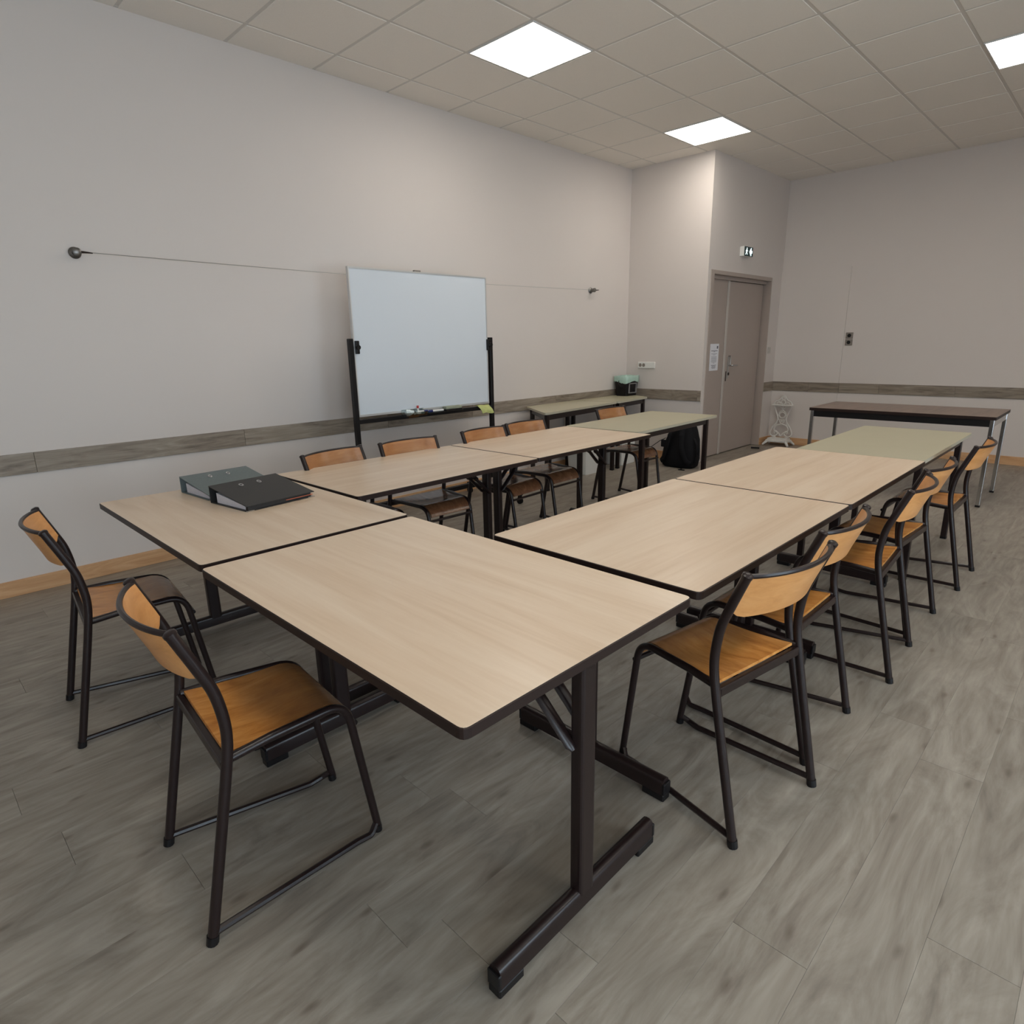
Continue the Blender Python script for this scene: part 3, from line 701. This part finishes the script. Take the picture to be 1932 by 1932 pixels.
link('clip', B(-.03 - .061, .03 - .061, -.014, .008, bz1, bz1 + .010, .002, 1), 'greyplate', wbd)
zr = .838
tr = tag(empty('marker_tray', (-.255, YW - .0505, zr - .010)), 'clear plastic pen tray clipped on the whiteboard rail', 'tray')
c = bmesh.new()
box(c, -.115, .10, -.035, .03, -.002, .001); box(c, -.115, -.112, -.035, .03, .001, .05); box(c, .097, .10, -.035, .03, .001, .035); box(c, -.112, .097, -.035, -.032, .001, .028); box(c, -.112, .097, .027, .03, .001, .05); box(c, -.01, -.007, -.032, .027, .001, .04)
link('tub', c, 'clear', tr); link('hook', B(-.05, .05, .026, .031, -.018, -.002), 'clear', tr)
# crumpled clear wrapper and pens in the tray
wr = bmesh.new(); bmesh.ops.create_icosphere(wr, subdivisions=2, radius=.03)
rg = random.Random(3)
for v in wr.verts: v.co = Vector((v.co.x * 1.3, v.co.y * .7, v.co.z * .75)) * (1 + rg.uniform(-.25, .25))
tag(link('wrapper', wr, 'film', None, (-.312, YW - .045, zr + .017)), 'crumpled clear plastic wrapper in the pen tray', 'wrapper')
for (x, z, capm, l_, rz) in ((-.222, .012, 'red', 'white marker with red cap standing in the pen tray', 1), (-.215, .010, 'teal', 'white marker with teal cap lying in the pen tray', 0), (-.185, .022, 'blue', 'dark blue capped marker lying in the pen tray', 0)):
    m_ = tag(empty('marker', (x, YW - .046 + (.012 if rz else 0), zr - .006 + z)), l_, 'marker', 'markers in the pen tray')
    if rz: A, Bq, C = (0, 0, -.01), (0, 0, .036), (0, 0, .056)
    else: A, Bq, C = (-.055, 0, 0), (.01, 0, 0), (.045, 0, 0)
    autosmooth(link('barrel', T([A, Bq], .0075, 10), 'white', m_)); autosmooth(link('cap', T([Bq, C], .0088, 10), capm, m_))
m_ = tag(empty('marker', (-.065, YW - .046, zr + .0101)), 'white marker with navy cap lying on the black rail', 'marker')
autosmooth(link('barrel', T([(-.025, 0, 0), (.085, 0, 0)], .009, 10), 'white', m_)); autosmooth(link('cap', T([(-.085, 0, 0), (-.025, 0, 0)], .0100, 10), 'blue', m_))
er = tag(empty('board_eraser', (.115, YW - .047, zr + .0002)), 'grey-green felt eraser block on the black rail', 'eraser')
link('felt', B(-.085, .085, -.028, .024, 0, .012, .002, 1), 'black', er); link('grip', B(-.083, .083, -.026, .022, .012, .034, .005, 2), 'eraser', er)
def cf(u, v):
    x = (u - .5) * .13
    if v < .35: return (x, -.012 + .030 * (1 - v / .35) , .006 + .003 * math.sin(u * 7))
    w_ = (v - .35) / .65
    return (x + .03 * w_, -.014 - .030 * math.sin(min(w_ * 2.2, PI / 2)) - .006 * math.sin(u * 9) * w_, .006 - .065 * w_ + .006 * math.sin(u * 6))
autosmooth(link('cloth', grid_sheet(cf, 10, 14, .004), 'cloth', None, (.485, YW - .004, zr)), 60)
tag(COL.objects['cloth'], 'yellow-green cleaning cloth draped over the right end of the rail', 'cloth')

# ------------------------------------------------------------------ binders
def binder(name, loc, ang, cover, label, spine_h=.074, fore=.024, papers=True):
    t = tag(empty(name, loc, ang), label, 'binder')
    Lb, Wb = .320, .285          # local x: along spine, local -y: away from spine
    link('back_cover', B(0, Lb, -Wb, 0, 0, .003, .001, 1), cover, t)
    link('spine', B(0, Lb, -.003, 0, .003, spine_h, .001, 1), cover, t)
    bm = bmesh.new(); z0, z1 = spine_h, fore
    vs = [bm.verts.new(p) for p in ((0, 0, z0), (Lb, 0, z0), (Lb, -Wb, z1), (0, -Wb, z1), (0, 0, z0 - .003), (Lb, 0, z0 - .003), (Lb, -Wb, z1 - .003), (0, -Wb, z1 - .003))]
    for q in ((0, 3, 2, 1), (4, 5, 6, 7), (0, 1, 5, 4), (1, 2, 6, 5), (2, 3, 7, 6), (3, 0, 4, 7)): bm.faces.new([vs[k] for k in q])
    fc = link('front_cover', bm, cover, t)
    sl = lambda y: z0 + (z1 - z0) * (-y / Wb)
    for x in (.115, .200):
        pts = [(x + .007 * math.cos(a), -.058 + .013 * math.sin(a), sl(-.058 + .013 * math.sin(a)) + .001) for a in [2 * PI * k / 14 for k in range(14)]]
        bm = bmesh.new(); tube(bm, pts, .0022, 6, closed=True); link('ring_eyelet', bm, 'chrome', fc)
    for x in (.002, Lb - .002):
        s = 1 if x < .1 else -1
        link('corner_guard', B(min(x - s * .003, x + s * .030), max(x - s * .003, x + s * .030), -Wb - .0012, -Wb + .006, -.0005, .0042, .0005, 1), 'chrome', t)
    bm = bmesh.new(); a0, a1 = .012, Lb - .012
    pz = lambda y: max(.012, sl(y) - .012 - (.018 * (1 + y / Wb)))
    vs = []
    for x in (a0, a1):
        for (y, z) in ((-.035, .0035), (-Wb + .030, .0035), (-Wb + .030, fore - .006), (-.035, spine_h - .028)): vs.append(bm.verts.new((x, y, z)))
    for q in ((0, 1, 2, 3), (7, 6, 5, 4), (0, 4, 5, 1), (1, 5, 6, 2), (2, 6, 7, 3), (3, 7, 4, 0)): bm.faces.new([vs[k] for k in q])
    link('pages', bm, 'pages', t)
    if papers:
        link('divider', B(.185, Lb - .004, -Wb + .006, -Wb + .05, .010, .0125), 'redpaper', t)
        link('fore_edge_strip', B(.012, Lb - .012, -Wb + .010, -Wb + .029, .0035, fore - .006), 'blackcard', t)  # black strip put in to darken the fore-edge gap
    am = bmesh.new(); 
    for x in (.115, .200): tube(am, fillet([(x, -.022, .004), (x, -.022, .050), (x, -.085, .045), (x, -.085, .030)], .018), .0018, 6)
    box(am, .08, .235, -.03, -.014, .0035, .007); link('lever_arch', am, 'steel', t)
    return t
binder('ring_binder', (-2.2560, -1.958, TZ), math.radians(7.4), 'blackcard', 'black lever-arch file lying on the near table, partly hiding the grey one')
binder('ring_binder', (-2.268, -1.640, TZ), math.radians(4.5), 'greycard', 'grey lever-arch file lying behind the black one', papers=False)

# ------------------------------------------------------------------ bin on the corner table
bn = tag(empty('waste_bin', (3.085, -.425, KZ)), 'small black square bin with a mint green bag on the corner table', 'bin')
bm = bmesh.new(); b0, b1, hz = (.105, .072), (.125, .092), .215
lo = [bm.verts.new((sx * b0[0], sy * b0[1], 0)) for sx, sy in ((-1, -1), (1, -1), (1, 1), (-1, 1))]; hi = [bm.verts.new((sx * b1[0], sy * b1[1], hz)) for sx, sy in ((-1, -1), (1, -1), (1, 1), (-1, 1))]
for k in range(4): bm.faces.new((lo[k], lo[(k + 1) % 4], hi[(k + 1) % 4], hi[k]))
bm.faces.new(list(reversed(lo)))
bmesh.ops.bevel(bm, geom=[e for e in bm.edges if abs(e.verts[0].co.z - e.verts[1].co.z) > .1], offset=.012, segments=3, affect='EDGES')
autosmooth(link('tub', bm, 'black', bn))
fr = bmesh.new()
for (x0, x1, z0, z1) in ((-.075, .075, .03, .04), (-.075, .075, .135, .145), (-.075, -.065, .04, .135), (.065, .075, .04, .135)): box(fr, x0, x1, -.094, -.078, z0, z1, .001, 1)
link('moulded_frame', fr, 'greybox', bn)
autosmooth(link('handle', T(fillet([(-.115, .02, .19), (-.150, .01, .15), (-.150, -.01, .12), (-.112, -.02, .10)], .02), .005, 8), 'black', bn))
bm = bmesh.new(); rg = random.Random(5); ringz = []
n = 40
for (k_, z, q) in ((0, hz - .030, .84), (1, hz + .004, .98), (2, hz + .012, 1.04), (3, hz + .000, 1.08), (4, hz - .030, 1.07), (5, hz - .060, 1.04)):
    ring = []
    for i in range(n):
        a = 2 * PI * i / n; c_, s_ = math.cos(a), math.sin(a); m = max(abs(c_), abs(s_)) ** .8
        w_ = 1 + rg.uniform(-.02, .02); dz = rg.uniform(-.004, .004) + (.012 * math.sin(3 * a) if k_ > 3 else 0)
        ring.append(bm.verts.new((c_ / m * b1[0] * q * w_, s_ / m * b1[1] * q * w_, z + dz)))
    ringz.append(ring)
for a, b in zip(ringz, ringz[1:]):
    for i in range(n): bm.faces.new((a[i], a[(i + 1) % n], b[(i + 1) % n], b[i]))
o = autosmooth(link('bin_bag', bm, 'mint', bn), 80)
link('bag_shade_sheet', B(-.10, .10, -.07, .07, hz - .032, hz - .028), 'greybox', bn)['label'] = 'grey sheet coloured as the shaded inside of the bag'  # shade inside the bag, painted as a flat grey sheet

# ------------------------------------------------------------------ things under the corner tables
wbn = tag(empty('waste_basket', (2.04, -.62, 0)), 'white plastic box standing on the floor under the corner tables', 'bin')
bm = bmesh.new(); lo = rr(-.12, .12, -.12, .12, .03, 2); n = len(lo)
a = [bm.verts.new((p[0], p[1], 0)) for p in lo]; b = [bm.verts.new((p[0] * 1.16, p[1] * 1.16, .36)) for p in lo]; c = [bm.verts.new((p[0] * 1.10, p[1] * 1.10, .36)) for p in lo]; e = [bm.verts.new((p[0] * .94, p[1] * .94, .01)) for p in lo]
for k in range(n):
    for r_, s_ in ((a, b), (b, c), (c, e)): bm.faces.new((r_[k], r_[(k + 1) % n], s_[(k + 1) % n], s_[k]))
bm.faces.new(list(reversed(a))); bm.faces.new(e); link('tub', bm, 'white', wbn)
link('rim', P(rr(-.143, .143, -.143, .143, .034, 2), .352, .360), 'white', wbn)
bx = tag(empty('storage_box', (2.72, -.60, 0), .05), 'white carton with red marking under the corner table', 'box')
link('carton', B(-.14, .14, -.12, .12, 0, .40, .004, 1), 'white', bx)
rm = bmesh.new(); 
for (x, w_) in ((-.08, .03), (-.03, .02), (.01, .035), (.06, .02)): box(rm, x, x + w_, -.1215, -.1200, .33, .365)
box(rm, -.1215 - .02, -.14, -.10, .05, .33, .365)
link('red_marking', rm, 'red', bx)
cr = tag(empty('storage_crate', (2.42, -.47, 0)), 'grey plastic crate with a black lid under the corner table', 'crate')
link('crate_body', B(-.12, .12, -.10, .10, 0, .34, .006, 1), 'greybox', cr); link('lid', B(-.128, .128, -.108, .108, .34, .37, .005, 1), 'black', cr)

# ------------------------------------------------------------------ backpack
bp = tag(empty('backpack', (2.960, -1.245, 0), 0), 'black backpack standing on the floor against the protruding wall', 'backpack')
bm = bmesh.new(); rings = []
prof = [(0, .165, .090, 0), (.02, .190, .115, 0), (.10, .205, .125, .005), (.20, .200, .120, .02), (.30, .180, .110, .04), (.40, .140, .090, .065), (.46, .115, .075, .08), (.50, .085, .055, .09), (.515, .045, .03, .095)]
for z, hy, hx, off in prof:
    ring = []
    for i in range(28):
        a = 2 * PI * i / 28; c_, s_ = math.cos(a), math.sin(a); m = (abs(c_) ** 3.2 + abs(s_) ** 3.2) ** (1 / 3.2)
        ring.append(bm.verts.new((off + c_ / m * hx + .006 * math.sin(5 * a + z * 20), s_ / m * hy, z)))
    rings.append(ring)
for a, b in zip(rings, rings[1:]):
    for i in range(28): bm.faces.new((a[i], a[(i + 1) % 28], b[(i + 1) % 28], b[i]))
bm.faces.new(list(reversed(rings[0]))); bm.faces.new(rings[-1]); bmesh.ops.translate(bm, verts=bm.verts, vec=(0, 0, .001))
autosmooth(link('bag_body', bm, 'blackfab', bp), 70)
def bags(pts, w_, name, r=.006):
    bm = bmesh.new(); tube(bm, fillet(pts, .03), w_, 8, flat=.28); return autosmooth(link(name, bm, 'blackfab', bp), 60)
bags([(-.055, .05, .45), (-.125, .075, .36), (-.145, .085, .24), (-.135, .135, .10), (-.11, .175, .06)], .028, 'shoulder_strap')
bags([(-.055, -.05, .45), (-.125, -.075, .36), (-.145, -.085, .24), (-.135, -.135, .10), (-.11, -.175, .06)], .028, 'shoulder_strap')
bags([(-.03, -.175, .33), (-.06, -.225, .27), (-.07, -.245, .19), (-.05, -.215, .09), (-.03, -.190, .04)], .013, 'side_strap')
bags([(0.0, .190, .30), (-.04, .24, .27), (-.06, .33, .20)], .012, 'side_strap')
bags([(.06, .04, .50), (.055, .02, .545), (.055, -.02, .545), (.06, -.04, .50)], .009, 'carry_handle')
bm = bmesh.new(); tube(bm, [(-.12, -.08, .006), (-.17, -.12, .005), (-.20, -.10, .005), (-.18, -.16, .005)], .006, 6); link('loose_strap_end', bm, 'blackfab', bp)
bm = bmesh.new(); box(bm, -.130, -.112, .10, .175, .22, .30, .008, 2); link('side_pocket', bm, 'blackfab', bp)

# ------------------------------------------------------------------ ornate cast-iron stand
st = tag(empty('cast_iron_stand', (5.03, -1.490, 0)), 'white scrolled cast-iron umbrella stand between door and brown table', 'stand')
base = bmesh.new()
box(base, -.085, .085, -.140, .140, .045, .075, .008, 2); box(base, -.070, .070, -.125, .125, .073, .095, .006, 2)
link('drip_tray', base, 'offwhite', st)
for sx in (-1, 1):
    for sy in (-1, 1):
        bm = bmesh.new(); tube(bm, fillet([(sx * .06, sy * .115, .060), (sx * .085, sy * .140, .035), (sx * .105, sy * .165, .008)], .02), [.018] * 2 + [.016] * 6 + [.012], 8); link('leg', bm, 'offwhite', st)
xf = .055
def sc(pts, r=.0075, name=None, bm=None, closed=False):
    q = [Vector((xf, y, z)) for y, z in pts]
    if not closed:      # smooth curve through the points
        sm = []
        for i in range(len(q) - 1):
            p0, p1, p2, p3 = q[max(i - 1, 0)], q[i], q[i + 1], q[min(i + 2, len(q) - 1)]
            for k in range(5):
                u = k / 5; sm.append(0.5 * ((2 * p1) + (p2 - p0) * u + (2 * p0 - 5 * p1 + 4 * p2 - p3) * u * u + (3 * p1 - p0 - 3 * p2 + p3) * u ** 3))
        sm.append(q[-1]); q = sm
    tube(bm, q, r, 8, closed=closed)
def ringp(cy, cz, r, rz=None): return [(cy + r * math.cos(2 * PI * k / 18), cz + (rz or r) * math.sin(2 * PI * k / 18)) for k in range(18)]
bm = bmesh.new()
for s in (-1, 1):
    sc([(s * .060, .098), (s * .125, .115), (s * .140, .160), (s * .110, .230), (s * .062, .300), (s * .058, .360), (s * .085, .430), (s * .110, .510)], .0085, bm=bm)
autosmooth(link('side_scroll', bm, 'offwhite', st), 60)
link('top_bar', B(xf - .055, xf + .010, -.128, .128, .508, .522, .004, 2), 'offwhite', st)
bm = bmesh.new()
sc(ringp(0, .385, .038), bm=bm, closed=True)
for s in (-1, 1):
    sc([(s * .005, .300), (s * .045, .330), (s * .052, .380), (s * .030, .430), (0, .445)], .006, bm=bm)
    sc([(0, .445), (s * .02, .475), (s * .06, .500), (s * .095, .508)], .006, bm=bm)
    sc([(0, .110), (s * .030, .150), (s * .075, .170), (s * .090, .205), (s * .060, .250), (0, .270)], .0075, bm=bm)
    sc([(s * .09, .112), (s * .055, .125), (s * .045, .160), (s * .070, .180), (s * .088, .160), (s * .075, .145)], .006, bm=bm)
    sc([(0, .270), (s * .030, .300), (s * .015, .325), (0, .310)], .006, bm=bm)
    sc([(s * .110, .230), (s * .070, .255), (s * .062, .300)], .006, bm=bm)
sc([(0, .445), (0, .510)], .007, bm=bm)
autosmooth(link('scroll_panel', bm, 'offwhite', st), 60)
bm = bmesh.new()
for s in (-1, 1):
    sc([(s * .118, .520), (s * .095, .560), (s * .060, .572), (s * .035, .600), (s * .020, .628), (0, .636)], .0075, bm=bm)
    sc([(s * .075, .520), (s * .070, .548), (s * .045, .550), (s * .040, .530)], .006, bm=bm)
sc(ringp(0, .600, .020), .006, bm=bm, closed=True); sc(ringp(0, .552, .026), .006, bm=bm, closed=True)
autosmooth(link('crest', bm, 'offwhite', st), 60)
